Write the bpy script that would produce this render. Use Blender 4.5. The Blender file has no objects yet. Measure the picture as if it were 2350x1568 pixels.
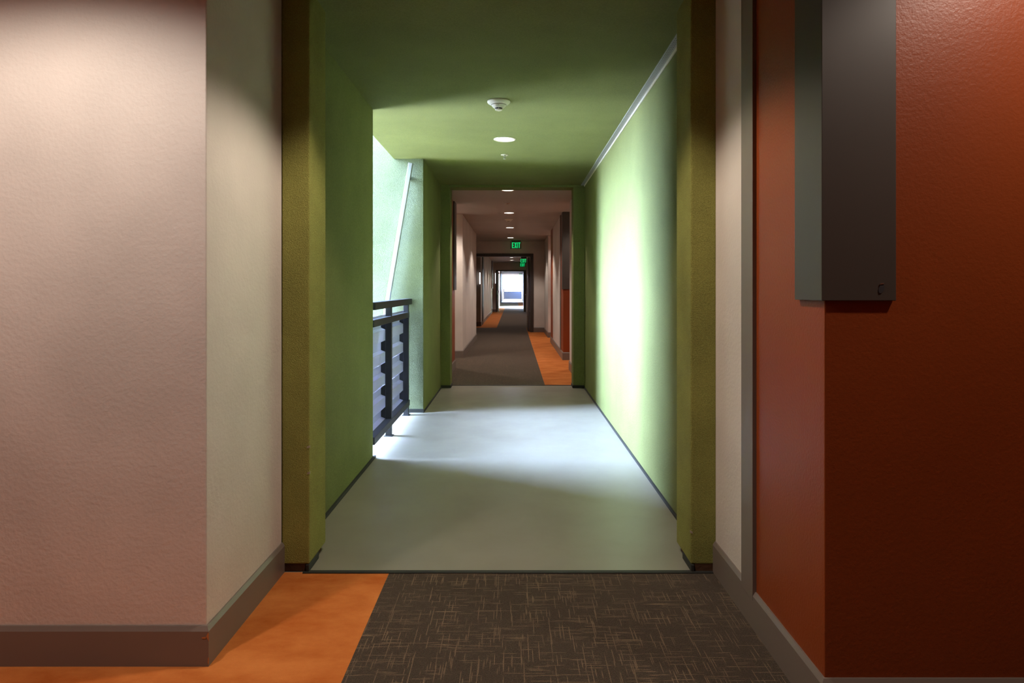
import bpy, bmesh, math, random
from mathutils import Vector, Matrix

S = bpy.context.scene
COL = S.collection
random.seed(7)

# ---------------------------------------------------------------- camera
F_PX, W_PX, H_PX = 1500.0, 2350.0, 1568.0          # focal length and frame in pixels
EYE = 1.2
cd = bpy.data.cameras.new('camera')
cam = bpy.data.objects.new('camera', cd)
COL.objects.link(cam)
cam.location = (0, 0, EYE)
cam.rotation_euler = (math.radians(90), 0, 0)
cd.sensor_fit = 'HORIZONTAL'
cd.sensor_width = 36.0
cd.lens = 36.0 * F_PX / W_PX
cd.shift_x = -(1178 - W_PX / 2) / W_PX
cd.shift_y = -(H_PX / 2 - 661) / W_PX
cd.clip_start = 0.02
cd.clip_end = 400
S.camera = cam

# ---------------------------------------------------------------- sky, exposure
world = bpy.data.worlds.new('world')
S.world = world
world.use_nodes = True
wn = world.node_tree
bg = wn.nodes['Background']
# hazy daylight: blue dome with a broad bright aureole low on the open side
SKY_BLUE, SKY_GLOW = (0.50, 0.69, 1.0), (0.43, 0.60, 1.0)
SKY_DOME, SKY_AUREOLE, SKY_POWER = 26.0, 345.0, 3.5
tc = wn.nodes.new('ShaderNodeTexCoord')
dot = wn.nodes.new('ShaderNodeVectorMath'); dot.operation = 'DOT_PRODUCT'
dot.inputs[1].default_value = Vector((-1.0, -0.10, 0.55)).normalized()
wn.links.new(tc.outputs['Generated'], dot.inputs[0])
cl = wn.nodes.new('ShaderNodeMath'); cl.operation = 'MAXIMUM'; cl.inputs[1].default_value = 0.0
wn.links.new(dot.outputs['Value'], cl.inputs[0])
pw = wn.nodes.new('ShaderNodeMath'); pw.operation = 'POWER'; pw.inputs[1].default_value = SKY_POWER
wn.links.new(cl.outputs[0], pw.inputs[0])
gl = wn.nodes.new('ShaderNodeVectorMath'); gl.operation = 'SCALE'
gl.inputs[0].default_value = tuple(c * SKY_AUREOLE for c in SKY_GLOW)
wn.links.new(pw.outputs[0], gl.inputs['Scale'])
ad = wn.nodes.new('ShaderNodeVectorMath'); ad.operation = 'ADD'
ad.inputs[1].default_value = tuple(c * SKY_DOME for c in SKY_BLUE)
wn.links.new(gl.outputs['Vector'], ad.inputs[0])
wn.links.new(ad.outputs['Vector'], bg.inputs['Color'])
bg.inputs['Strength'].default_value = 1.0

sd = bpy.data.lights.new('sun', 'SUN')
sun = bpy.data.objects.new('sun', sd)
COL.objects.link(sun)
sun.location = (3, 6, 20)
sd.energy = 60.0
sd.angle = math.radians(1)
sd.color = (1.0, 0.90, 0.72)
sun.rotation_euler = Vector((-0.16, -0.04, -1.0)).to_track_quat('-Z', 'Y').to_euler()

S.view_settings.view_transform = 'Standard'
S.view_settings.look = 'None'
S.view_settings.exposure = 0.0
S.view_settings.gamma = 1.0
S.view_settings.use_curve_mapping = False

def portal(name, loc, rot, sx, sy):
    """opening through which daylight is sampled"""
    l = bpy.data.lights.new(name, 'AREA')
    l.shape = 'RECTANGLE'
    l.size, l.size_y = sx, sy
    l.cycles.is_portal = True
    o = bpy.data.objects.new(name, l)
    COL.objects.link(o)
    o.location = loc
    o.rotation_euler = rot
    return o

portal('daylight_opening', (-1.14, 5.45, 1.25), (0, math.radians(-90), 0), 2.4, 1.68)
portal('daylight_opening', (-1.14, 40.6, 1.25), (0, math.radians(-90), 0), 2.4, 3.4)
portal('daylight_opening', (0.0, 67.3, 1.5), (math.radians(-90), 0, 0), 2.4, 2.6)

# ---------------------------------------------------------------- materials
def lin(r, g, b):
    def f(c):
        c /= 255.0
        return c / 12.92 if c <= 0.04045 else ((c + 0.055) / 1.055) ** 2.4
    return (f(r), f(g), f(b), 1.0)

class Mat:
    """small helper around one node material"""
    def __init__(self, name, color=(0.5, 0.5, 0.5, 1), rough=0.6, metal=0.0, spec=0.5):
        self.m = bpy.data.materials.new(name)
        self.m.use_nodes = True
        self.nt = self.m.node_tree
        self.b = self.nt.nodes['Principled BSDF']
        self.b.inputs['Base Color'].default_value = color
        self.b.inputs['Roughness'].default_value = rough
        self.b.inputs['Metallic'].default_value = metal
        self.b.inputs['Specular IOR Level'].default_value = spec
        self.color = color
        self._co = None
    def node(self, kind, **kw):
        n = self.nt.nodes.new(kind)
        for k, v in kw.items():
            if k in n.inputs.keys():
                n.inputs[k].default_value = v
            else:
                setattr(n, k, v)
        return n
    def link(self, a, b):
        self.nt.links.new(a, b)
    def coord(self):
        if self._co is None:
            self._co = self.node('ShaderNodeTexCoord').outputs['Object']
        return self._co
    def noise(self, scale, detail=2.0, rough=0.5, stretch=None, offset=None):
        co = self.coord()
        if stretch is not None or offset is not None:
            mp = self.node('ShaderNodeMapping')
            if stretch: mp.inputs['Scale'].default_value = stretch
            if offset: mp.inputs['Location'].default_value = offset
            self.link(co, mp.inputs['Vector'])
            co = mp.outputs['Vector']
        n = self.node('ShaderNodeTexNoise')
        n.inputs['Scale'].default_value = scale
        n.inputs['Detail'].default_value = detail
        n.inputs['Roughness'].default_value = rough
        self.link(co, n.inputs['Vector'])
        return n.outputs['Fac']
    def ramp(self, fac, stops):
        r = self.node('ShaderNodeValToRGB')
        e = r.color_ramp.elements
        e[0].position, e[0].color = stops[0]
        e[1].position, e[1].color = stops[-1]
        for p, c in stops[1:-1]:
            x = e.new(p); x.color = c
        self.link(fac, r.inputs['Fac'])
        return r.outputs['Color']
    def math(self, op, a, b=None):
        n = self.node('ShaderNodeMath', operation=op)
        for i, v in enumerate((a, b)):
            if v is None: continue
            if isinstance(v, (int, float)): n.inputs[i].default_value = v
            else: self.link(v, n.inputs[i])
        return n.outputs[0]
    def mix(self, fac, a, b):
        n = self.node('ShaderNodeMix', data_type='RGBA')
        for s, v in ((n.inputs[0], fac), (n.inputs[6], a), (n.inputs[7], b)):
            if isinstance(v, (int, float, tuple)): s.default_value = v
            else: self.link(v, s)
        return n.outputs[2]
    def base(self, sock):
        self.link(sock, self.b.inputs['Base Color'])
    def bump(self, height, strength, dist):
        n = self.node('ShaderNodeBump')
        n.inputs['Strength'].default_value = strength
        n.inputs['Distance'].default_value = dist
        self.link(height, n.inputs['Height'])
        self.link(n.outputs['Normal'], self.b.inputs['Normal'])

def paint(name, color, rough=0.55, bump=0.35, scale=70.0, dist=0.004, vary=0.10, spec=0.35):
    """roller-textured wall paint"""
    m = Mat(name, color, rough, spec=spec)
    n = m.noise(scale, 2.0, 0.55)
    m.bump(n, bump, dist)
    v = m.noise(1.7, 3.0, 0.6)
    dk = tuple(c * (1 - vary) for c in color[:3]) + (1,)
    lt = tuple(min(1, c * (1 + vary)) for c in color[:3]) + (1,)
    m.base(m.ramp(v, [(0.3, dk), (0.7, lt)]))
    return m.m

def stucco(name, color, scale=75.0, bump=0.9, dist=0.012, speck=0.10):
    m = Mat(name, color, 0.85, spec=0.2)
    a = m.noise(scale, 3.0, 0.6)
    b = m.noise(scale * 0.4, 2.0, 0.5)
    h = m.math('ADD', m.math('MULTIPLY', a, 0.75), m.math('MULTIPLY', b, 0.35))
    m.bump(h, bump, dist)
    v = m.noise(2.2, 4.0, 0.6)
    dk = tuple(c * (0.92 - speck) for c in color[:3]) + (1,)
    lt = tuple(c * (1.06 + speck) for c in color[:3]) + (1,)
    f = m.math('ADD', m.math('MULTIPLY', v, 0.45), m.math('MULTIPLY', a, 0.55))  # bump noise darkens the pits, painting grain shade into the colour
    m.base(m.ramp(f, [(0.35, dk), (0.65, lt)]))
    return m.m

GREEN = (0.168, 0.176, 0.056, 1)
BEIGE = (0.60, 0.525, 0.465, 1)
ORANGE = (0.238, 0.044, 0.008, 1)
M = {}
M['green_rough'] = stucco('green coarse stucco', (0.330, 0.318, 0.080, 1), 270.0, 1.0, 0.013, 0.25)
M['green_daylit'] = stucco('green stucco with painted daylight', (0.168, 0.190, 0.102, 1), 190.0, 1.0, 0.010, 0.14)  # same green stucco with the minty daylight painted into its colour
M['green'] = stucco('green stucco', GREEN, 110.0, 0.5, 0.006)
M['green_soffit'] = stucco('green soffit stucco', GREEN, 130.0, 0.4, 0.004)
M['beige'] = paint('beige wall paint', BEIGE)
M['orange'] = paint('burnt orange wall paint', ORANGE, 0.42, 0.3, 110.0, 0.003, 0.06, 0.3)
M['ceiling'] = paint('off white ceiling paint', (0.44, 0.385, 0.34, 1), 0.7, 0.25, 90.0, 0.003, 0.05)
M['taupe'] = paint('taupe trim paint', (0.17, 0.132, 0.108, 1), 0.42, 0.08, 60.0, 0.001, 0.06, 0.5)
M['dark_frame'] = paint('dark brown frame paint', (0.045, 0.033, 0.028, 1), 0.4, 0.05, 60.0, 0.001, 0.05, 0.5)
M['box'] = paint('grey brown metal paint', (0.066, 0.053, 0.045, 1), 0.42, 0.08, 45.0, 0.001, 0.06, 0.35)
M['white'] = Mat('white enamel', (0.74, 0.69, 0.58, 1), 0.4).m
M['bare'] = Mat('bare render', (0.38, 0.31, 0.22, 1), 0.9).m
M['latch'] = Mat('dark grey latch', (0.035, 0.034, 0.038, 1), 0.5).m
M['dark_slot'] = Mat('dark recess', (0.02, 0.017, 0.014, 1), 0.7).m
M['black_rail'] = paint('dark bronze railing paint', (0.024, 0.023, 0.028, 1), 0.5, 0.04, 50.0, 0.0005, 0.08, 0.25)
M['black_rubber'] = paint('black rubber', (0.028, 0.027, 0.024, 1), 0.6, 0.3, 120.0, 0.002, 0.2, 0.3)
M['old_wood'] = paint('dark stained block', (0.075, 0.035, 0.018, 1), 0.8, 0.6, 60.0, 0.004, 0.5, 0.2)
M['galv'] = paint('pale paved ground', (0.40, 0.38, 0.34, 1), 0.8, 0.1, 30.0, 0.001, 0.08, 0.4)
def perforated():
    m = Mat('perforated ribbed metal', (0.42, 0.395, 0.60, 1), 0.45)
    sx = m.node('ShaderNodeSeparateXYZ')
    m.link(m.coord(), sx.inputs[0])
    def cell(o):
        return m.math('SUBTRACT', m.math('FRACT', m.math('DIVIDE', o, 0.004)), 0.5)
    a, b = cell(sx.outputs['Y']), cell(sx.outputs['Z'])
    d = m.math('ADD', m.math('MULTIPLY', a, a), m.math('MULTIPLY', b, b))
    hole = m.math('LESS_THAN', d, 0.06)
    tr = m.node('ShaderNodeBsdfTransparent')
    mx = m.node('ShaderNodeMixShader')
    m.link(hole, mx.inputs[0]); m.link(m.b.outputs[0], mx.inputs[1]); m.link(tr.outputs[0], mx.inputs[2])
    m.link(mx.outputs[0], m.nt.nodes['Material Output'].inputs['Surface'])
    return m.m
M['ribbed'] = perforated()
def frosted():
    m = Mat('frosted pale blue panel', (0.045, 0.06, 0.10, 1), 0.4)
    tr = m.node('ShaderNodeBsdfTranslucent')
    tr.inputs['Color'].default_value = (0.0085, 0.0115, 0.0185, 1)
    mx = m.node('ShaderNodeMixShader'); mx.inputs[0].default_value = 0.6
    m.link(m.b.outputs[0], mx.inputs[1]); m.link(tr.outputs[0], mx.inputs[2])
    m.link(mx.outputs[0], m.nt.nodes['Material Output'].inputs['Surface'])
    return m.m
M['blue_panel'] = frosted()

M['pipe'] = paint('white painted steel', (0.30, 0.30, 0.31, 1), 0.4, 0.1, 40.0, 0.001, 0.05)
M['steel'] = Mat('brushed steel', (0.6, 0.58, 0.55, 1), 0.3, 1.0).m
M['chip'] = Mat('bare wood showing through', (0.45, 0.17, 0.05, 1), 0.8).m
M['door_green'] = paint('olive door paint', (0.16, 0.13, 0.05, 1), 0.45, 0.05, 40.0, 0.001)
M['door_brown'] = paint('dark door paint', (0.07, 0.05, 0.048, 1), 0.4, 0.05, 40.0, 0.001)
M['pink'] = paint('rose ceiling paint', (0.55, 0.30, 0.28, 1), 0.6, 0.1, 80.0, 0.002)
M['sign_bracket'] = Mat('dark sign bracket', (0.05, 0.045, 0.04, 1), 0.35).m
def acrylic():
    m = Mat('clear smoked acrylic', (0.08, 0.075, 0.07, 1), 0.2)
    tr = m.node('ShaderNodeBsdfTransparent')
    mx = m.node('ShaderNodeMixShader'); mx.inputs[0].default_value = 0.7
    m.link(m.b.outputs[0], mx.inputs[1]); m.link(tr.outputs[0], mx.inputs[2])
    m.link(mx.outputs[0], m.nt.nodes['Material Output'].inputs['Surface'])
    return m.m
M['sign_glass'] = acrylic()

def emit(name, color, strength):
    m = Mat(name, color, 0.5)
    m.b.inputs['Emission Color'].default_value = color
    m.b.inputs['Emission Strength'].default_value = strength
    return m.m
M['lens'] = emit('lit lamp lens', (1.0, 0.93, 0.84, 1), 6.0)
M['exit_green'] = emit('lit green letters', (0.0, 0.62, 0.16, 1), 1.0)
M['slit'] = emit('glowing slit', (1.0, 0.95, 0.92, 1), 3.0)

def bridge_floor():
    m = Mat('grey green deck coating', (0.27, 0.265, 0.215, 1), 0.38, spec=0.4)
    n = m.noise(1.6, 4.0, 0.6)
    m.base(m.ramp(n, [(0.3, (0.225, 0.200, 0.155, 1)), (0.7, (0.265, 0.24, 0.19, 1))]))
    r = m.node('ShaderNodeMapRange')
    r.inputs['To Min'].default_value = 0.30
    r.inputs['To Max'].default_value = 0.52
    m.link(m.noise(3.0, 3.0, 0.5), r.inputs['Value'])
    m.link(r.outputs[0], m.b.inputs['Roughness'])
    m.bump(m.noise(14.0, 3.0, 0.5), 0.12, 0.004)
    return m.m
M['deck'] = bridge_floor()

def brown_carpet():
    m = Mat('brown carpet with tan threads', (0.04, 0.03, 0.022, 1), 0.95, spec=0.1)
    ground = m.ramp(m.noise(260.0, 2.0, 0.6), [(0.3, (0.040, 0.030, 0.021, 1)), (0.7, (0.085, 0.063, 0.046, 1))])
    zone = m.noise(5.0, 2.0, 0.5)
    fine = m.noise(420.0, 1.0, 0.5)
    sx = m.node('ShaderNodeSeparateXYZ')
    m.link(m.coord(), sx.inputs[0])
    def threads(along, across, seed):
        # straight yarns: the across coordinate is snapped to rows 2.7 mm wide
        row = m.math('FLOOR', m.math('DIVIDE', across, 0.0027))
        cb = m.node('ShaderNodeCombineXYZ')
        m.link(m.math('MULTIPLY', along, 6.5), cb.inputs[0])
        m.link(m.math('ADD', m.math('MULTIPLY', row, 13.37), seed), cb.inputs[1])
        n = m.node('ShaderNodeTexNoise')
        n.inputs['Scale'].default_value = 1.0
        n.inputs['Detail'].default_value = 1.0
        m.link(cb.outputs[0], n.inputs['Vector'])
        r = m.node('ShaderNodeMapRange', interpolation_type='SMOOTHSTEP')
        r.inputs['From Min'].default_value = 0.61
        r.inputs['From Max'].default_value = 0.67
        m.link(n.outputs['Fac'], r.inputs['Value'])
        return r.outputs[0]
    t = m.math('MAXIMUM', threads(sx.outputs['X'], sx.outputs['Y'], 0.0), threads(sx.outputs['Y'], sx.outputs['X'], 51.0))
    t = m.math('MULTIPLY', t, m.math('ADD', 0.15, m.math('MULTIPLY', zone, 1.0)))
    t = m.math('MULTIPLY', t, m.math('ADD', -0.15, m.math('MULTIPLY', fine, 1.9)))
    m.base(m.mix(t, ground, (0.27, 0.18, 0.11, 1)))
    m.b.inputs['Sheen Weight'].default_value = 0.45
    m.b.inputs['Sheen Roughness'].default_value = 0.2
    m.b.inputs['Sheen Tint'].default_value = (0.9, 0.75, 0.65, 1)
    m.bump(m.noise(330.0, 2.0, 0.7), 0.7, 0.004)
    return m.m
M['brown'] = brown_carpet()

def orange_carpet():
    m = Mat('orange carpet', (0.56, 0.17, 0.035, 1), 0.95, spec=0.1)
    big = m.ramp(m.noise(3.2, 5.0, 0.65, (1.0, 1.7, 1)), [(0.32, (0.43, 0.104, 0.017, 1)), (0.68, (0.66, 0.222, 0.056, 1))])
    m.base(m.mix(m.math('MULTIPLY', m.noise(300.0, 2.0, 0.6), 0.28), big, (0.30, 0.07, 0.015, 1)))
    m.b.inputs['Sheen Weight'].default_value = 0.35
    m.b.inputs['Sheen Roughness'].default_value = 0.2
    m.b.inputs['Sheen Tint'].default_value = (1.0, 0.55, 0.25, 1)
    m.bump(m.noise(320.0, 2.0, 0.7), 0.5, 0.003)
    return m.m
M['orange_carpet'] = orange_carpet()

def vent_mat():
    """strip with three lines of punched dashes"""
    m = Mat('punched vent strip', (0.40, 0.40, 0.385, 1), 0.45)
    sx = m.node('ShaderNodeSeparateXYZ')
    m.link(m.coord(), sx.inputs[0])
    fy = m.math('FRACT', m.math('DIVIDE', sx.outputs['Y'], 0.024))
    dash = m.math('LESS_THAN', fy, 0.62)
    fx = m.math('FRACT', m.math('DIVIDE', m.math('SUBTRACT', sx.outputs['X'], 0.8175), 0.0085))
    row = m.math('LESS_THAN', fx, 0.36)
    inr = m.math('MULTIPLY', m.math('GREATER_THAN', sx.outputs['X'], 0.8175), m.math('LESS_THAN', sx.outputs['X'], 0.8425))
    f = m.math('MULTIPLY', m.math('MULTIPLY', dash, row), inr)
    m.base(m.mix(f, (0.40, 0.40, 0.385, 1), (0.01, 0.01, 0.01, 1)))
    return m.m
M['vent'] = vent_mat()

# ---------------------------------------------------------------- mesh helpers
class MB:
    def __init__(self): self.bm = bmesh.new()
    def box(self, x0, x1, y0, y1, z0, z1):
        v = [self.bm.verts.new(p) for p in ((x0,y0,z0),(x1,y0,z0),(x1,y1,z0),(x0,y1,z0),(x0,y0,z1),(x1,y0,z1),(x1,y1,z1),(x0,y1,z1))]
        for f in ((3,2,1,0),(4,5,6,7),(0,1,5,4),(1,2,6,5),(2,3,7,6),(3,0,4,7)):
            self.bm.faces.new([v[i] for i in f])
        return self
    def hexa(self, pts):
        """eight corners, bottom four then top four"""
        v = [self.bm.verts.new(p) for p in pts]
        for f in ((3,2,1,0),(4,5,6,7),(0,1,5,4),(1,2,6,5),(2,3,7,6),(3,0,4,7)):
            self.bm.faces.new([v[i] for i in f])
        return self
    def prism(self, poly, axis, a, b):
        """extrude a 2D polygon along axis x, y or z from a to b"""
        def P(p, t):
            return {'x': (t, p[0], p[1]), 'y': (p[0], t, p[1]), 'z': (p[0], p[1], t)}[axis]
        lo = [self.bm.verts.new(P(p, a)) for p in poly]
        hi = [self.bm.verts.new(P(p, b)) for p in poly]
        n = len(poly)
        self.bm.faces.new(lo[::-1]); self.bm.faces.new(hi)
        for i in range(n):
            self.bm.faces.new((lo[i], lo[(i+1) % n], hi[(i+1) % n], hi[i]))
        return self
    def lathe(self, prof, seg=48, cx=0, cy=0, cz=0):
        rings = []
        for r, z in prof:
            if r < 1e-6:
                rings.append([self.bm.verts.new((cx, cy, cz + z))])
            else:
                rings.append([self.bm.verts.new((cx + r*math.cos(2*math.pi*k/seg), cy + r*math.sin(2*math.pi*k/seg), cz + z)) for k in range(seg)])
        for A, B in zip(rings, rings[1:]):
            for k in range(seg):
                k2 = (k + 1) % seg
                if len(A) == 1 and len(B) == 1: continue
                if len(A) == 1: self.bm.faces.new((A[0], B[k], B[k2]))
                elif len(B) == 1: self.bm.faces.new((A[k], B[0], A[k2]))
                else: self.bm.faces.new((A[k], B[k], B[k2], A[k2]))
        return self
    def rod(self, a, b, r, seg=12, r2=None):
        a, b = Vector(a), Vector(b)
        r2 = r if r2 is None else r2
        d = (b - a)
        q = d.to_track_quat('Z', 'Y').to_matrix()
        lo, hi = [], []
        for k in range(seg):
            c, s = math.cos(2*math.pi*k/seg), math.sin(2*math.pi*k/seg)
            lo.append(self.bm.verts.new(a + q @ Vector((r*c, r*s, 0))))
            hi.append(self.bm.verts.new(b + q @ Vector((r2*c, r2*s, 0))))
        self.bm.faces.new(lo[::-1]); self.bm.faces.new(hi)
        for k in range(seg):
            self.bm.faces.new((lo[k], lo[(k+1) % seg], hi[(k+1) % seg], hi[k]))
        return self
    def build(self, name, mat, parent=None, bevel=0, smooth=False, seg=2):
        bmesh.ops.recalc_face_normals(self.bm, faces=self.bm.faces)
        me = bpy.data.meshes.new(name)
        self.bm.to_mesh(me); self.bm.free()
        o = bpy.data.objects.new(name, me)
        COL.objects.link(o)
        me.materials.append(M[mat])
        if smooth:
            for p in me.polygons: p.use_smooth = True
            md = o.modifiers.new('edges', 'EDGE_SPLIT'); md.split_angle = math.radians(35)
        if bevel:
            md = o.modifiers.new('bevel', 'BEVEL'); md.width = bevel; md.segments = seg
            md.limit_method = 'ANGLE'; md.angle_limit = math.radians(40)
        if parent: o.parent = parent
        return o

def tag(o, label, cat, group=None, kind=None):
    o['label'] = label; o['category'] = cat
    if group: o['group'] = group
    if kind: o['kind'] = kind
    return o

def struct(name, mb, mat, label, cat, bevel=0.0):
    return tag(mb.build(name, mat, None, bevel), label, cat, None, 'structure')

def root(name, loc, label, cat, group=None, rz=0):
    o = bpy.data.objects.new(name, None)
    COL.objects.link(o)
    o.empty_display_size = 0.1
    o.location = loc; o.rotation_euler = (0, 0, rz)
    return tag(o, label, cat, group)

def copy_tree(o, loc, label):
    r = o.copy(); COL.objects.link(r); r.location = loc; r['label'] = label
    for ch in o.children:
        c = ch.copy(); COL.objects.link(c); c.parent = r
        for g in ch.children:
            d = g.copy(); COL.objects.link(d); d.parent = c
    return r

def baseboard(name, path, side, label, h=0.13, t=0.013):
    """chamfered baseboard swept along an axis-aligned polyline; side +1 offsets to the left of travel"""
    prof = [(0.0, 0.0), (t, 0.0), (t, h - 0.014), (0.005, h), (0.0, h)]
    n = len(path)
    dirs = [(Vector(path[i+1]) - Vector(path[i])).normalized() for i in range(n-1)]
    nor = [Vector((-d.y, d.x)) * side for d in dirs]
    mb = MB(); rows = []
    for i, p in enumerate(path):
        p = Vector(p)
        if i == 0: off = nor[0]
        elif i == n-1: off = nor[-1]
        else: off = nor[i-1] + nor[i]
        rows.append([mb.bm.verts.new((p.x + off.x*d, p.y + off.y*d, z)) for d, z in prof])
    for A, B in zip(rows, rows[1:]):
        for k in range(len(prof)):
            k2 = (k+1) % len(prof)
            mb.bm.faces.new((A[k], A[k2], B[k2], B[k]))
    mb.bm.faces.new(rows[0]); mb.bm.faces.new(rows[-1][::-1])
    return struct(name, mb, 'taupe', label, 'baseboard')

# ================================================================ setting
CZ = 2.465            # ceiling height
XL, XR = -0.978, 0.855
Y1, Y2 = 2.76, 8.04   # bridge ends

# ---- floors
struct('floor_hallway', MB().box(-0.523, 1.0, -3.0, Y1-0.002, -0.2, 0.0), 'brown', 'dark brown carpet with tan crosshatch threads in front of the green bridge', 'floor')
struct('floor_hallway_strip', MB().box(-2.2, -0.523, -3.0, Y1-0.002, -0.2, 0.0), 'orange_carpet', 'bright orange carpet strip at the foot of the pale pink wall', 'floor')
struct('floor_alcove', MB().box(1.0, 2.2, -3.0, 1.9, -0.2, 0.0), 'brown', 'brown carpet in the recess beside the burnt orange wall', 'floor')
struct('floor_bridge', MB().box(-1.16, 1.05, Y1-0.002, Y2, -0.25, 0.0), 'deck', 'smooth grey green bridge floor lit by daylight from the open side', 'floor')
struct('floor_corridor', MB().box(-2.4, 0.39, Y2, 19.7, -0.2, 0.0), 'brown', 'brown carpet of the corridor just beyond the green bridge', 'floor')
struct('floor_corridor_strip', MB().box(0.39, 2.2, Y2, 19.7, -0.2, 0.0), 'orange_carpet', 'orange carpet strip along the dark red wall beyond the bridge', 'floor')
struct('floor_far_corridor', MB().box(-0.5, 1.2, 19.7, 38.8, -0.2, 0.0), 'brown', 'brown carpet beyond the dark fire door frame', 'floor')
struct('floor_far_corridor_strip', MB().box(-2.6, -0.5, 19.7, 38.8, -0.2, 0.0), 'orange_carpet', 'orange carpet strip beyond the dark fire door frame', 'floor')
struct('floor_far_bridge', MB().box(-1.2, 1.1, 38.8, 43.4, -0.2, 0.0), 'deck', 'bright pale band of floor far down the corridor', 'floor')
struct('floor_end_corridor', MB().box(-1.4, 0.36, 43.4, 54.5, -0.2, 0.0), 'brown', 'brown carpet in front of the far balcony', 'floor')
struct('floor_end_corridor_strip', MB().box(0.36, 1.2, 43.4, 54.5, -0.2, 0.0), 'orange_carpet', 'small orange carpet strip nearest the far balcony', 'floor')
struct('floor_balcony', MB().box(-1.6, 1.6, 54.5, 67.4, -0.2, 0.0), 'deck', 'pale balcony floor in front of the blue railing panel', 'floor')

# ---- black transition strips at the two ends of the bridge deck
struct('trim_1', MB().prism([(-0.885, -0.001), (0.84, -0.001), (0.84, 0.004), (-0.885, 0.004)], 'y', Y1-0.016, Y1+0.009), 'black_rubber', 'black rubber strip between the near carpet and the bridge floor', 'threshold')
struct('trim_2', MB().prism([(-0.76, -0.001), (0.73, -0.001), (0.73, 0.004), (-0.76, 0.004)], 'y', Y2-0.020, Y2+0.012), 'black_rubber', 'thin dark strip where bridge floor meets the corridor carpet', 'threshold')

# ---- near hallway walls
struct('wall_left', MB().box(-2.2, XL, 2.083, 2.762, 0, CZ), 'beige', 'pale pink painted wall corner above the orange carpet', 'wall', 0.004)
struct('wall_left_recess', MB().box(-2.35, -2.2, -0.2, 2.755, 0, CZ), 'orange', 'orange wall closing the recess by the pale pink wall', 'wall')
struct('wall_left_behind', MB().box(-2.2, XL, -3.0, 0.3, 0, CZ), 'orange', 'orange hallway wall on the near side of the recess', 'wall')
struct('wall_right', MB().box(XR, 2.2, 1.795, 2.355, 0, CZ), 'orange', 'burnt orange wall corner behind the hanging grey box', 'wall', 0.003)
struct('wall_right_pale', MB().box(XR, 2.2, 2.355, 2.762, 0, CZ), 'beige', 'narrow pale wall between taupe trim and green portal', 'wall')
struct('wall_right_recess', MB().box(2.2, 2.35, -0.2, 2.0, 0, CZ), 'orange', 'orange wall closing the recess beside the orange wall', 'wall')
struct('wall_right_behind', MB().box(XR, 2.2, -3.0, 0.1, 0, CZ), 'orange', 'orange hallway wall on the near side of the recess', 'wall')
struct('wall_behind', MB().box(-2.35, 2.35, -3.15, -3.0, 0, CZ), 'orange', 'orange wall closing the hallway', 'wall')
struct('ceiling_hallway', MB().box(-2.35, 2.35, -3.1, 2.765, CZ, CZ+0.2), 'ceiling', 'off white ceiling of the near hallway', 'ceiling')

bl = baseboard('baseboard_left', [(-2.2, 2.083), (XL, 2.083), (XL, 2.759)], -1, 'dark taupe baseboard around the pale pink wall corner', 0.125)
chip = MB()
cx, cy = XL + 0.0143, 2.083 - 0.0143
def quadxz(pts, y): chip.bm.faces.new([chip.bm.verts.new((x, y, z)) for x, z in pts])
quadxz([(cx, 0.108), (cx-0.003, 0.108), (cx-0.009, 0.096), (cx-0.004, 0.088), (cx, 0.080)], cy)
quadxz([(cx-0.011, 0.096), (cx-0.023, 0.093), (cx-0.022, 0.090), (cx-0.012, 0.089), (cx-0.008, 0.092)], cy)
quadxz([(cx, 0.032), (cx-0.003, 0.028), (cx-0.0035, 0.012), (cx, 0.006)], cy)
chp = chip.build('paint_chip', 'chip', bl)
chp['label'] = 'orange wood showing where the paint is chipped'
baseboard('baseboard_right', [(XR, 2.759), (XR, 1.795), (2.2, 1.795)], -1, 'taupe baseboard running along the burnt orange wall')
struct('trim_3', MB().box(XR-0.0142, XR+0.01, 2.298, 2.412, 0.10, CZ), 'taupe', 'vertical taupe trim board between orange wall and pale wall', 'trim', 0.001)

# ---- near portal of coarse green stucco
struct('wall_portal_left', MB().box(-0.9785, -0.861, Y1, 3.0, 0.033, CZ+0.1), 'green_rough', 'coarse green stucco jamb beside the pale pink wall', 'wall', 0.006)
struct('wall_portal_right', MB().box(0.749, XR+0.003, Y1, 3.0, 0.033, CZ+0.1), 'green_rough', 'coarse green stucco jamb beside the narrow pale wall', 'wall', 0.006)
for wall, bits in (('wall_portal_left', [(-0.861, 0.525, 0.012), (-0.861, 0.415, 0.010)]), ('wall_portal_right', [(0.749, 0.165, 0.009)])):
    for x, z, sz in bits:
        sgn = 1 if x > 0 else -1
        MB().prism([(x-0.002*sgn, z), (x+sz*sgn, z-0.002), (x+sz*0.8*sgn, z+0.006), (x-0.002*sgn, z+0.009)], 'y', Y1-0.0015, Y1+0.006).build('bare_patch', 'bare', bpy.data.objects[wall])
struct('trim_4', MB().box(-0.972, -0.878, Y1+0.002, 2.99, 0.0, 0.036), 'old_wood', 'dark worn block under the green jamb beside the pink wall', 'trim', 0.003)
struct('trim_5', MB().box(0.766, 0.850, Y1+0.002, 2.99, 0.0, 0.036), 'old_wood', 'dark worn block under the green jamb beside the narrow pale wall', 'trim', 0.003)
struct('trim_6', MB().box(-0.876, -0.862, Y1-0.004, 2.90, 0.0, 0.032), 'black_rubber', 'short black corner strip at the foot of the jamb near the orange carpet', 'trim', 0.003)
struct('trim_7', MB().box(0.750, 0.764, Y1-0.004, 2.90, 0.0, 0.032), 'black_rubber', 'short black corner strip at the foot of the jamb near the brown carpet', 'trim', 0.003)

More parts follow.
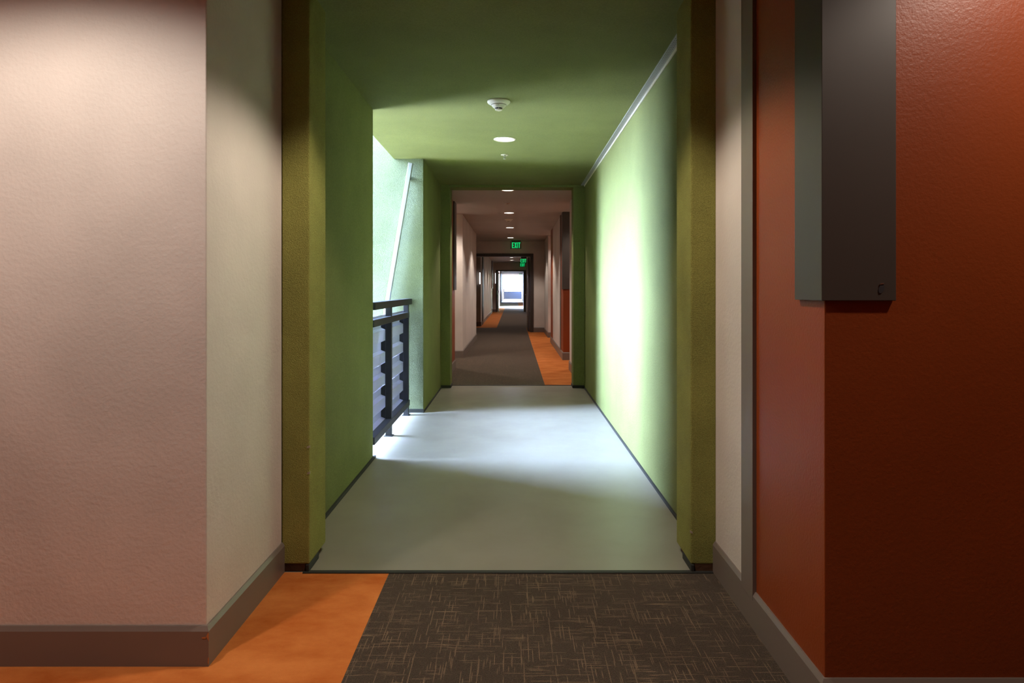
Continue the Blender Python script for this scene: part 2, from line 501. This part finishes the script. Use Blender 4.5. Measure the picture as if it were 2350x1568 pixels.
# ---- bridge
def ceil_z(y): return 2.465 - (y - 3.0) * 0.0062
mb = MB()
outline = [(-1.0, 2.765), (1.05, 2.765), (1.05, 8.08), (-0.90, 8.08), (-0.90, 6.301), (-1.15, 6.301), (-1.15, 4.599), (-1.0, 4.599)]
lo = [mb.bm.verts.new((x, y, ceil_z(y))) for x, y in outline]
hi = [mb.bm.verts.new((x, y, 2.8)) for x, y in outline]
mb.bm.faces.new(lo[::-1]); mb.bm.faces.new(hi)
for k in range(8): mb.bm.faces.new((lo[k], lo[(k+1) % 8], hi[(k+1) % 8], hi[k]))
struct('ceiling_bridge', mb, 'green_soffit', 'green stucco ceiling over the bridge', 'ceiling')
struct('wall_bridge_right', MB().box(XR, 1.05, 2.765, 8.08, 0, 2.8), 'green', 'green stucco wall washed by daylight opposite the railing', 'wall')
struct('wall_bridge_left', MB().box(-6.5, -0.987, 2.765, 4.60, -3.6, 8.0), 'green', 'shaded green stucco wall ahead of the open railing', 'wall', 0.006)
struct('wall_bridge_pier', MB().box(-3.8, -0.868, 6.32, 7.86, -3.6, 8.0), 'green', 'short green wall between the railing and the far green jamb', 'wall')
struct('wall_bridge_outside', MB().box(-3.8, -0.866, 6.298, 6.325, -3.6, 8.0), 'green_daylit', 'green stucco wall with painted daylight behind the white diagonal pipe', 'wall', 0.005)
struct('wall_far_portal_left', MB().box(-0.90, -0.757, 7.84, 8.08, 0.02, 2.407), 'green', 'green jamb beside the dark red wall beyond the bridge', 'wall', 0.005)
struct('wall_far_portal_right', MB().box(0.720, XR+0.01, 7.84, 8.08, 0.02, 2.407), 'green', 'green jamb at the end of the daylit bridge wall', 'wall', 0.005)
struct('wall_far_portal_head', MB().box(-0.90, XR+0.01, 7.84, 8.08, 2.407, 2.6), 'green', 'low green beam over the far end of the bridge', 'wall')
def strip(name, x0, x1, y0, y1, h, label):
    return struct(name, MB().box(x0, x1, y0, y1, 0.0, h), 'black_rubber', label, 'trim', 0.002)
strip('trim_8', -0.99, -0.972, 3.0, 4.63, 0.016, 'black joint strip along the shaded green wall before the railing')
strip('trim_9', 0.842, XR+0.002, 3.0, 7.84, 0.014, 'black joint strip along the daylit green wall')
strip('trim_10', -0.872, -0.857, 6.28, 7.84, 0.014, 'black joint strip along the short green wall past the railing')
strip('trim_11', -1.10, -0.862, 6.285, 6.302, 0.034, 'black base strip under the sunlit green wall')
strip('trim_12', -0.872, -0.747, 7.825, 8.03, 0.032, 'black base under the far green jamb nearest the railing')
strip('trim_13', 0.710, 0.850, 7.825, 8.03, 0.032, 'black base under the far green jamb on the daylit wall')

# ---- corridor beyond the bridge
struct('ceiling_corridor', MB().box(-2.6, 2.2, 8.03, 38.8, CZ, CZ+0.2), 'ceiling', 'off white ceiling of the corridor beyond the bridge', 'ceiling')
struct('wall_corridor_left', MB().box(-2.3, -0.875, 8.06, 9.79, 0, CZ), 'orange', 'dark red wall just beyond the green jamb with a hanging box', 'wall')
struct('wall_corridor_left_pale', MB().box(-2.3, -0.871, 11.22, 15.37, 0, CZ), 'beige', 'long pale pink corridor wall with scalloped lamplight', 'wall')
struct('wall_corridor_left_end', MB().box(-2.55, -2.3, 8.06, 38.6, 0, CZ), 'beige', 'beige wall at the back of the corridor recesses', 'wall')
struct('wall_corridor_right', MB().box(0.829, 2.1, 8.06, 9.62, 0, CZ), 'beige', 'pale wall just past the green jamb by the orange strip', 'wall')
struct('wall_corridor_right_orange', MB().box(0.829, 2.1, 10.87, 11.40, 0, CZ), 'orange', 'orange red wall corner beneath the far hanging box', 'wall')
struct('wall_corridor_right_pale', MB().box(0.829, 2.1, 11.40, 13.70, 0, CZ), 'beige', 'pale wall behind the orange red corner', 'wall')
struct('wall_corridor_right_red', MB().box(0.829, 2.1, 13.70, 14.45, 0, CZ), 'orange', 'thin dark red wall before the second recess', 'wall')
struct('wall_corridor_right_last', MB().box(0.842, 2.1, 15.80, 17.80, 0, CZ), 'beige', 'pale wall nearest the fire door', 'wall')
struct('wall_corridor_right_end', MB().box(2.1, 2.2, 8.06, 17.8, 0, CZ), 'beige', 'beige back wall of the recesses beside the orange strip', 'wall')
struct('trim_14', MB().box(0.815, 0.84, 11.35, 11.46, 0.1, CZ), 'taupe', 'vertical taupe trim beside the far orange red corner', 'trim')
baseboard('baseboard_corridor_left', [(-0.875, 8.08), (-0.875, 9.79), (-2.2, 9.79)], -1, 'taupe baseboard of the dark red corridor wall')
baseboard('baseboard_corridor_left_pale', [(-2.2, 11.22), (-0.871, 11.22), (-0.871, 15.37), (-2.2, 15.37)], -1, 'taupe baseboard of the long pale pink corridor wall')
baseboard('baseboard_corridor_right', [(2.1, 9.62), (0.829, 9.62), (0.829, 8.08)], -1, 'taupe baseboard just past the green jamb by the orange strip')
baseboard('baseboard_corridor_right_orange', [(2.1, 14.45), (0.829, 14.45), (0.829, 10.87), (2.1, 10.87)], -1, 'taupe baseboard under the orange red corridor corner')
baseboard('baseboard_corridor_right_last', [(0.842, 17.72), (0.842, 15.80), (2.1, 15.80)], -1, 'taupe baseboard nearest the fire door')

# ---- fire wall with dark frame and open door leaf
struct('wall_fire', MB().box(-2.4, -1.35, 17.72, 17.86, 0, CZ).box(0.54, 0.85, 17.72, 17.86, 0, CZ).box(-1.35, 0.54, 17.72, 17.86, 2.12, CZ), 'beige', 'dim wall around the dark fire door opening', 'wall')
baseboard('baseboard_fire', [(0.842, 17.72), (0.54, 17.72)], 1, 'taupe baseboard between the fire door frame and the corner')
struct('trim_15', MB().box(0.46, 0.545, 17.69, 17.88, 0, 2.05).box(-1.43, -1.345, 17.69, 17.88, 0, 2.05).box(-1.43, 0.545, 17.69, 17.88, 2.05, 2.13), 'dark_frame', 'dark brown frame around the fire door opening', 'door frame', 0.003)
d = bpy.data.objects.new('door_1', None); COL.objects.link(d); d.location = (0.452, 17.885, 0.008)
d.rotation_euler = (0, 0, math.radians(1.0))
tag(d, 'dark fire door leaf standing open inside the dark frame', 'door', None, 'structure')
MB().box(-0.044, 0.0, 0.0, 0.88, 0, 2.03).build('leaf', 'door_brown', d, 0.002)
h = MB().box(-0.052, -0.044, 0.77, 0.83, 0.93, 1.10).rod((-0.044, 0.80, 1.0), (-0.095, 0.80, 1.0), 0.011).rod((-0.092, 0.81, 1.0), (-0.092, 0.69, 1.0), 0.010).build('handle', 'steel', d)
h['label'] = 'steel lever handle'

# ---- beyond the fire door
struct('wall_far_left', MB().box(-2.3, -1.02, 20.45, 31.3, 0, CZ), 'beige', 'pale wall beyond the fire door above the orange strip', 'wall')
struct('wall_far_left_red', MB().box(-1.03, -1.012, 30.3, 31.305, 0.12, CZ), 'orange', 'thin dark red end of the far pale wall', 'wall')
struct('trim_16', MB().box(-1.035, -0.998, 21.2, 22.2, 0.0, 2.3), 'dark_frame', 'dark vertical panel on the far pale wall beside the slim glowing strip', 'trim')
struct('wall_far_right', MB().box(0.84, 1.2, 17.86, 38.8, 0, CZ), 'beige', 'far corridor wall hidden mostly by the open fire door', 'wall')
baseboard('baseboard_far_left', [(-2.2, 20.45), (-1.02, 20.45), (-1.02, 31.3)], -1, 'taupe baseboard of the far pale wall')
struct('wall_far_fire', MB().box(-2.3, -0.86, 32.7, 32.85, 0, CZ).box(0.62, 0.85, 32.7, 32.85, 0, CZ).box(-0.86, 0.62, 32.7, 32.85, 2.07, CZ), 'beige', 'second dim wall around an opening far down the corridor', 'wall')
baseboard('baseboard_far_fire', [(-2.2, 32.7), (-0.86, 32.7)], -1, 'taupe baseboard of the second fire wall')
struct('trim_17', MB().box(-0.87, -0.80, 32.68, 32.88, 0, 2.03).box(0.56, 0.63, 32.68, 32.88, 0, 2.03).box(-0.87, 0.63, 32.68, 32.88, 2.03, 2.09), 'dark_frame', 'dark frame of the second opening down the corridor', 'door frame')
d2 = bpy.data.objects.new('door_2', None); COL.objects.link(d2); d2.location = (-0.79, 32.9, 0.008)
tag(d2, 'olive door leaf standing open at the second opening', 'door', None, 'structure')
MB().box(0.0, 0.044, 0.0, 0.90, 0, 2.02).build('leaf', 'door_green', d2, 0.002)
MB().box(0.044, 0.054, 0.78, 0.84, 0.92, 1.10).rod((0.05, 0.81, 1.0), (0.10, 0.81, 1.0), 0.015).rod((0.10, 0.82, 1.0), (0.10, 0.68, 1.0), 0.015).build('handle', 'steel', d2)
MB().box(0.044, 0.10, 0.05, 0.30, 1.90, 1.97).build('closer', 'steel', d2)
d3 = bpy.data.objects.new('door_3', None); COL.objects.link(d3); d3.location = (0.56, 32.9, 0.008)
tag(d3, 'brown door leaf standing open facing the olive door leaf', 'door', None, 'structure')
MB().box(-0.044, 0.0, 0.0, 0.90, 0, 2.02).build('leaf', 'door_green', d3, 0.002)

# ---- second bridge, end corridor and balcony
struct('wall_far_bridge_left', MB().box(-1.1, -0.87, 33.0, 38.9, 0, CZ), 'green', 'green wall at the start of the far bridge', 'wall')
struct('wall_far_bridge_left_end', MB().box(-1.1, -0.90, 42.3, 44.0, 0, CZ), 'pink', 'rose wall strip at the end of the far bridge', 'wall')
struct('wall_far_bridge_right', MB().box(0.84, 1.1, 38.8, 44.0, 0, CZ), 'green', 'green wall of the far bridge', 'wall')
struct('ceiling_far_bridge', MB().box(-1.2, 1.2, 38.8, 44.0, CZ, CZ+0.2), 'pink', 'rose ceiling over the far bridge', 'ceiling')
struct('ceiling_end_corridor', MB().box(-1.6, 1.6, 44.0, 63.5, CZ, CZ+0.2), 'pink', 'rose ceiling near the far balcony', 'ceiling')
struct('wall_end_left', MB().box(-1.25, -1.02, 44.0, 52.5, 0, CZ).box(-1.25, -1.02, 54.0, 66.95, 0, CZ), 'beige', 'pale wall strip before the far balcony', 'wall')
struct('wall_end_left_dark', MB().box(-1.25, -0.99, 52.5, 54.0, 0, CZ), 'dark_frame', 'dark upright at the edge of the far balcony', 'wall')
struct('wall_end_right', MB().box(0.86, 1.2, 44.0, 66.9, 0, CZ), 'beige', 'pale wall beside the small orange carpet strip', 'wall')

br = root('balcony_railing', (0, 67.0, 0), 'far balcony railing with pale blue panel and dark posts', 'railing')
for px in (-0.96, 0.86): MB().box(px-0.05, px+0.05, -0.05, 0.05, 0, 1.10).build('post', 'black_rail', br)
MB().box(-0.025, 0.025, -0.02, 0.02, 0.84, 1.06).build('spindle', 'black_rail', br)
MB().box(-0.98, 0.88, -0.04, 0.04, 1.05, 1.10).build('top_rail', 'black_rail', br)
MB().box(-0.98, 0.88, -0.03, 0.03, 0.04, 0.09).build('bottom_rail', 'black_rail', br)
MB().box(-0.92, 0.82, -0.015, 0.015, 0.09, 0.84).build('panel', 'blue_panel', br)

# ---- outside ground
struct('ground', MB().box(-120, 120, -60, 200, -3.9, -3.6), 'galv', 'pale paved ground outside below the bridge', 'ground')

# ================================================================ things
# ---- recessed downlights
def downlight(loc, energy, label):
    t = root('recessed_downlight', loc, label, 'ceiling light', 'recessed downlights along the ceiling')
    MB().lathe([(0.094, 0.0), (0.094, -0.003), (0.090, -0.005), (0.081, -0.005), (0.078, -0.001)], 48).build('trim_ring', 'white', t, 0, True)
    MB().lathe([(0.078, -0.0015), (0.040, -0.004), (0.0, -0.0045)], 48).build('lens', 'lens', t, 0, True)
    return t

LAMP_COL = (1.0, 0.87, 0.74)
def spot(t, energy, half=61.0, blend=0.35, col=LAMP_COL):
    l = bpy.data.lights.new('downlight_beam', 'SPOT')
    l.energy = energy; l.color = col
    l.spot_size = math.radians(2*half); l.spot_blend = blend
    l.shadow_soft_size = 0.05
    o = bpy.data.objects.new('downlight_beam', l)
    COL.objects.link(o); o.parent = t; o.location = (0, 0, -0.03)

LX = -0.072
proto = downlight((LX, 5.49, ceil_z(5.49)), 40, 'lit round downlight in the green bridge ceiling')
spot(proto, 14)
lamps = [
    (LX, 2.33, CZ, 78, 'hallway downlight over the near carpet'),
    (LX, -0.5, CZ, 8, 'hallway downlight behind the camera'),
    (-1.45, 1.27, CZ, 84, 'recess downlight over the pale pink wall'),
    (1.62, 1.25, CZ, 48, 'recess downlight over the burnt orange wall'),
    (LX, 8.43, CZ, 80, 'first downlight past the green bridge, right behind its end beam'),
    (LX, 11.0, CZ, 80, 'second corridor downlight, between the first and the smoke detector'),
    (LX, 13.7, CZ, 110, 'third corridor downlight, just past the corridor smoke detector'),
    (LX, 16.45, CZ, 80, 'fourth corridor downlight, right in front of the first EXIT sign'),
    (-1.45, 10.55, CZ, 100, 'recess downlight over the pale corridor corner'),
    (1.45, 10.2, CZ, 36, 'recess downlight over the orange red corridor corner'),
    (1.45, 15.2, CZ, 50, 'recess downlight near the fire door'),
    (LX, 21.85, CZ, 80, 'downlight just past the fire door'),
    (LX, 24.5, CZ, 80, 'downlight over the far pale wall'),
    (LX, 27.2, CZ, 80, 'downlight framed by the fire door opening'),
    (LX, 29.9, CZ, 80, 'tiny downlight below the one framed by the fire door opening'),
]
made = [(proto, None)]
for x, y, z, e, lab in lamps:
    t = proto.copy(); COL.objects.link(t); t.location = (x, y, z); t['label'] = lab
    for ch in list(proto.children):
        if ch.type == 'MESH':
            c = ch.copy(); COL.objects.link(c); c.parent = t
    made.append((t, e))
for t, e in made[1:]:
    if t.location.x < -1: spot(t, e, 72.0, 0.45, (1.0, 0.90, 0.81))
    elif t.location.x > 1: spot(t, e, 72.0, 0.35, LAMP_COL if t.location.y < 8 else (1.0, 0.90, 0.82))
    elif t.location.y > 8: spot(t, e * 0.85, col=(1.0, 0.90, 0.82))
    else: spot(t, e)

# ---- smoke detectors
def smoke_detector(loc, label, rz=0):
    t = root('smoke_detector', loc, label, 'smoke detector', 'ceiling smoke detectors', rz)
    MB().lathe([(0.0, 0.0), (0.077, 0.0), (0.078, -0.005), (0.074, -0.012), (0.060, -0.021), (0.052, -0.025)], 64).build('mounting_plate', 'white', t, 0, True)
    hd = MB().lathe([(0.049, -0.024), (0.050, -0.029), (0.040, -0.040), (0.030, -0.047), (0.026, -0.047)], 64).build('head', 'white', t, 0, True)
    MB().lathe([(0.0265, -0.043), (0.0245, -0.049), (0.0245, -0.055)], 48).build('sensor_slot', 'dark_slot', t, 0, True)
    for k in range(6):
        a = math.radians(60*k + 92)
        MB().rod((0.0262*math.cos(a), 0.0262*math.sin(a), -0.046), (0.0252*math.cos(a), 0.0252*math.sin(a), -0.056), 0.0013, 6).build('rib', 'white', t)
    MB().lathe([(0.0255, -0.0545), (0.0255, -0.0565), (0.021, -0.0605), (0.0, -0.0615)], 48).build('cap', 'white', t, 0, True)
    MB().lathe([(0.0, -0.035), (0.003, -0.035), (0.003, -0.0365), (0.0, -0.0365)], 12, 0.0, -0.0425, 0).build('indicator', 'dark_slot', hd)
    return t
sdt = smoke_detector((-0.098, 4.40, ceil_z(4.40)), 'cream smoke detector on the green bridge ceiling', 0)
copy_tree(sdt, (-0.085, 12.0, CZ), 'dim smoke detector on the corridor ceiling beyond the bridge')

# ---- fire sprinklers
def sprinkler(loc, label):
    t = root('fire_sprinkler', loc, label, 'sprinkler', 'ceiling fire sprinklers')
    MB().lathe([(0.0, 0.0), (0.036, 0.0), (0.036, -0.003), (0.028, -0.007), (0.024, -0.005), (0.0, -0.004)], 40).build('escutcheon', 'white', t, 0, True)
    MB().lathe([(0.0, -0.003), (0.010, -0.003), (0.010, -0.014), (0.006, -0.015), (0.0, -0.015)], 20).build('body', 'steel', t, 0, True)
    MB().rod((0.010, 0, -0.013), (0.004, 0, -0.040), 0.0018, 8).rod((-0.010, 0, -0.013), (-0.004, 0, -0.040), 0.0018, 8).rod((0, 0, -0.014), (0, 0, -0.036), 0.002, 8).build('frame_arms', 'steel', t)
    MB().lathe([(0.0, -0.039), (0.012, -0.039), (0.012, -0.041), (0.0, -0.041)], 24).build('deflector', 'white', t, 0, True)
    return t
sp = sprinkler((-0.081, 6.11, ceil_z(6.11)), 'white fire sprinkler between the bridge downlight and the end beam')
copy_tree(sp, (-0.085, 9.75, CZ), 'small dark sprinkler past the first corridor downlight')
copy_tree(sp, (-0.085, 15.2, CZ), 'tiny sprinkler between the third and fourth corridor downlights')

# ---- exit signs
def letter_boxes(mb, ch, x, w, h, s, y0, y1, z):
    b = lambda xa, xb, za, zb: mb.box(xa, xb, y0, y1, z+za, z+zb)
    if ch == 'E':
        b(x, x+s, 0, h); b(x+s, x+w, 0, s); b(x+s, x+w*0.9, h/2-s/2, h/2+s/2); b(x+s, x+w, h-s, h)
    elif ch == 'X':
        mb.prism([(x, z), (x+s, z), (x+w, z+h), (x+w-s, z+h)], 'y', y0, y1)
        mb.prism([(x+w-s, z), (x+w, z), (x+s, z+h), (x, z+h)], 'y', y0-0.0005, y1+0.0005)
    elif ch == 'I': b(x, x+s, 0, h)
    elif ch == 'T':
        b(x, x+w, h-s, h); b(x+w/2-s/2, x+w/2+s/2, 0, h-s)
    elif ch == '>':
        c = h/2
        mb.prism([(x, z+c-0.035), (x+0.012, z+c-0.035), (x+0.042, z+c), (x+0.012, z+c+0.035), (x, z+c+0.035), (x+0.028, z+c)], 'y', y0, y1)

def exit_sign(loc, label, arrow=False, stem=0.03):
    t = root('exit_sign', loc, label, 'exit sign', 'green lit exit signs')
    W, H = (0.34 if arrow else 0.30), 0.195
    MB().box(-0.13, 0.13, -0.025, 0.025, -0.022, 0.0).build('canopy', 'sign_bracket', t, 0.002)
    MB().box(-0.11, 0.11, -0.008, 0.008, -stem, -0.022).build('bracket', 'sign_bracket', t)
    MB().box(-W/2, W/2, -0.006, 0.006, -stem-H, -stem).build('panel', 'sign_glass', t, 0.002)
    mb = MB(); z = -stem-H+0.026; h = 0.148; s = 0.021
    x = -0.103 if not arrow else -0.125
    for ch, w in (('E', 0.055), ('X', 0.062), ('I', 0.021), ('T', 0.058)):
        letter_boxes(mb, ch, x, w, h, s, -0.009, -0.0055, z); x += w + 0.009
    mb.build('letters', 'exit_green', t)
    if arrow:
        mb = MB(); letter_boxes(mb, '>', x+0.004, 0.05, h, s, -0.009, -0.0055, z); mb.build('arrow', 'exit_green', t)
    return t
es = exit_sign((0.068, 17.45, CZ), 'nearest green EXIT sign, above the dark fire door frame')
exit_sign((0.415, 26.0, CZ), 'green EXIT sign with arrow seen through the fire door opening', True, 0.09)
copy_tree(es, (0.45, 32.45, CZ), 'green EXIT sign just below the arrow sign')
copy_tree(es, (0.62, 58.0, CZ), 'pale tiny EXIT sign in front of the bright balcony')

# ---- hanging grey boxes on wall corners
def corner_box(cx, cy, sx, fw, sd_, z0, label, latch=True):
    """cx, cy: wall corner; sx: +1 when the wall lies to the +x side; fw: face width, sd_: side depth"""
    t = root('wall_box', (cx, cy, z0), label, 'wall box', 'tall boxes hanging on wall corners')
    o, zt = 0.015, CZ - 0.004 - z0
    pts = [(-o*sx, -o), (fw*sx, -o), (fw*sx, -0.001), (-0.001*sx, -0.001), (-0.001*sx, sd_), (-o*sx, sd_)]
    MB().prism(pts, 'z', 0.0, zt).build('casing', 'box', t, 0.0015)
    if latch:
        l = MB()
        px, pz = 0.147*sx, 0.033
        ring_ = [2*math.pi*k/24 for k in range(24)]
        l.prism([(px + 0.0075*math.cos(a) + 0.0035*math.sin(a), pz + 0.0135*math.sin(a)) for a in ring_], 'y', -o-0.0022, -o+0.001)
        l.build('latch', 'latch', t, 0.0008)
        MB().prism([(px-0.006, pz+0.011), (px+0.006, pz+0.0125), (px+0.005, pz+0.015), (px-0.004, pz+0.0145)], 'y', -o-0.0035, -o-0.001).build('latch_tip', 'steel', t)
    return t
corner_box(XR, 1.795, 1, 0.188, 0.157, 1.165, 'tall grey brown box hanging on the burnt orange wall corner')
corner_box(0.829, 10.87, 1, 0.17, 0.16, 1.178, 'dark box hanging on the orange red corner beyond the bridge')
t = root('wall_box', (-0.875, 9.79, 1.17), 'black box on the dark red wall just beyond the far green jamb', 'wall box', 'tall boxes hanging on wall corners')
MB().prism([(0.022, -0.30), (0.022, 0.022), (-0.19, 0.022), (-0.19, 0.001), (0.001, 0.001), (0.001, -0.30)], 'z', 0, CZ-0.004-1.17).build('casing', 'box', t, 0.0015)
t = root('wall_box', (-1.012, 31.3, 1.17), 'tiny dark box on the thin red end of the far pale wall', 'wall box', 'tall boxes hanging on wall corners')
MB().prism([(0.03, -0.9), (0.03, 0.03), (-0.19, 0.03), (-0.19, 0.006), (0.001, 0.006), (0.001, -0.9)], 'z', 0, CZ-0.004-1.17).build('casing', 'box', t, 0.0015)

# ---- glowing strips added for bright slits of light, no lamps
def bright_slit(loc, w, h, label):
    t = root('bright_slit', loc, label, 'light slit', 'slim bright slits')
    MB().box(-w/2-0.012, w/2+0.012, -0.01, 0.0, -0.02, h+0.02).build('back_plate', 'dark_frame', t)
    MB().box(-w/2, w/2, -0.035, -0.01, 0.0, h).build('glow_strip', 'slit', t, 0.003)
bright_slit((-1.045, 20.449, 1.32), 0.030, 0.36, 'slim glowing strip standing in for a bright slit on the far pale wall end')
bright_slit((-0.895, 32.679, 1.42), 0.022, 0.52, 'slim glowing strip standing in for light through the gap beside the olive door leaf')

# ---- soffit vent along the daylit wall
v = root('soffit_vent', (0, 0, 0), 'long slotted metal vent along the top of the daylit green wall', 'vent')
ya, yb = 3.0, 7.84
MB().hexa([(0.811, ya, ceil_z(ya)-0.006), (XR-0.001, ya, ceil_z(ya)-0.006), (XR-0.001, yb, ceil_z(yb)-0.006), (0.811, yb, ceil_z(yb)-0.006),
           (0.811, ya, ceil_z(ya)), (XR-0.001, ya, ceil_z(ya)), (XR-0.001, yb, ceil_z(yb)), (0.811, yb, ceil_z(yb))]).build('slotted_strip', 'vent', v)
MB().hexa([(XR-0.006, ya, ceil_z(ya)-0.024), (XR-0.001, ya, ceil_z(ya)-0.024), (XR-0.001, yb, ceil_z(yb)-0.020), (XR-0.006, yb, ceil_z(yb)-0.020),
           (XR-0.006, ya, ceil_z(ya)-0.0062), (XR-0.001, ya, ceil_z(ya)-0.0062), (XR-0.001, yb, ceil_z(yb)-0.0062), (XR-0.006, yb, ceil_z(yb)-0.0062)]).build('flange', 'white', v)

# ---- white diagonal pipe on the sunlit wall
pr = root('diagonal_pipe', (-1.0, 6.25, 1.2), 'white square pipe running diagonally across the sunlit green wall', 'pipe')
a, b = Vector((0.021, 0.0, 1.195)), Vector((-0.365, 0.0, -1.10))
dv = (b - a).normalized(); nx = Vector((dv.z, 0, -dv.x)); ny = Vector((0, 1, 0))
if nx.x < 0: nx = -nx
hw, hd_ = 0.021, 0.020
mb = MB()
def ring(c): return [c - nx*hw - ny*hd_, c + nx*hw - ny*hd_, c + nx*hw + ny*hd_, c - nx*hw + ny*hd_]
mb.hexa([tuple(p) for p in ring(b)] + [tuple(p) for p in ring(a)])
mb.build('tube', 'pipe', pr, 0.006)
for f in (0.06, 0.82):
    c = a.lerp(b, f)
    MB().hexa([tuple(p) for p in [c - nx*0.018 + ny*0.018 + dv*0.02, c + nx*0.018 + ny*0.018 + dv*0.02, c + nx*0.018 + ny*0.044 + dv*0.02, c - nx*0.018 + ny*0.044 + dv*0.02,
               c - nx*0.018 + ny*0.018 - dv*0.02, c + nx*0.018 + ny*0.018 - dv*0.02, c + nx*0.018 + ny*0.044 - dv*0.02, c - nx*0.018 + ny*0.044 - dv*0.02]]).build('bracket', 'pipe', pr)

# ---- guard railing at the open side
g = root('guard_railing', (-1.01, 5.45, 0), 'black metal guard railing with ribbed panel at the open side of the bridge', 'railing')
RY0, RY1 = 4.62-5.45, 6.296-5.45
MB().box(-0.028, 0.034, RY0, RY1, 1.043, 1.098).build('top_rail', 'black_rail', g, 0.003)
MB().box(-0.022, 0.026, RY0, RY1-0.10, 0.920, 0.972).build('middle_rail', 'black_rail', g, 0.003)
MB().box(-0.030, 0.030, RY0, RY1-0.10, 0.088, 0.142).build('bottom_rail', 'black_rail', g, 0.003)
PITCH, ZB = 0.180, 0.132
posts = [5.28-5.45, 6.14-5.45]
for py in posts:
    po = MB().box(-0.023, 0.024, py, py+0.045, 0.0, 1.044).build('post', 'black_rail', g, 0.002)
    fl = MB(); fp = []
    for k in range(5):
        zc = ZB + 0.012 + k*PITCH
        fp += [(-0.0255, zc), (-0.060, zc+0.015), (-0.060, zc+0.077), (-0.0255, zc+0.092)]
    fl.prism(fp + [(-0.0235, ZB+0.104+4*PITCH), (-0.0235, ZB+0.012)], 'y', py+0.004, py+0.040)
    fl.build('rib_filler', 'black_rail', po)
prof = []
for k in range(5):
    zc = ZB + 0.012 + k*PITCH
    prof += [(-0.027, zc-0.001), (-0.062, zc+0.014), (-0.062, zc+0.078), (-0.027, zc+0.093)]
prof = [(-0.027, ZB+0.002)] + prof + [(-0.027, 0.985)]
outer = [(x-0.0015, z) for x, z in prof]
MB().prism(prof + outer[::-1], 'y', RY0, RY1-0.03).build('ribbed_panel', 'ribbed', g)
for py in posts:
    MB().box(-0.034, 0.034, py-0.012, py+0.057, 0.0, 0.006).build('foot_plate', 'black_rail', g)
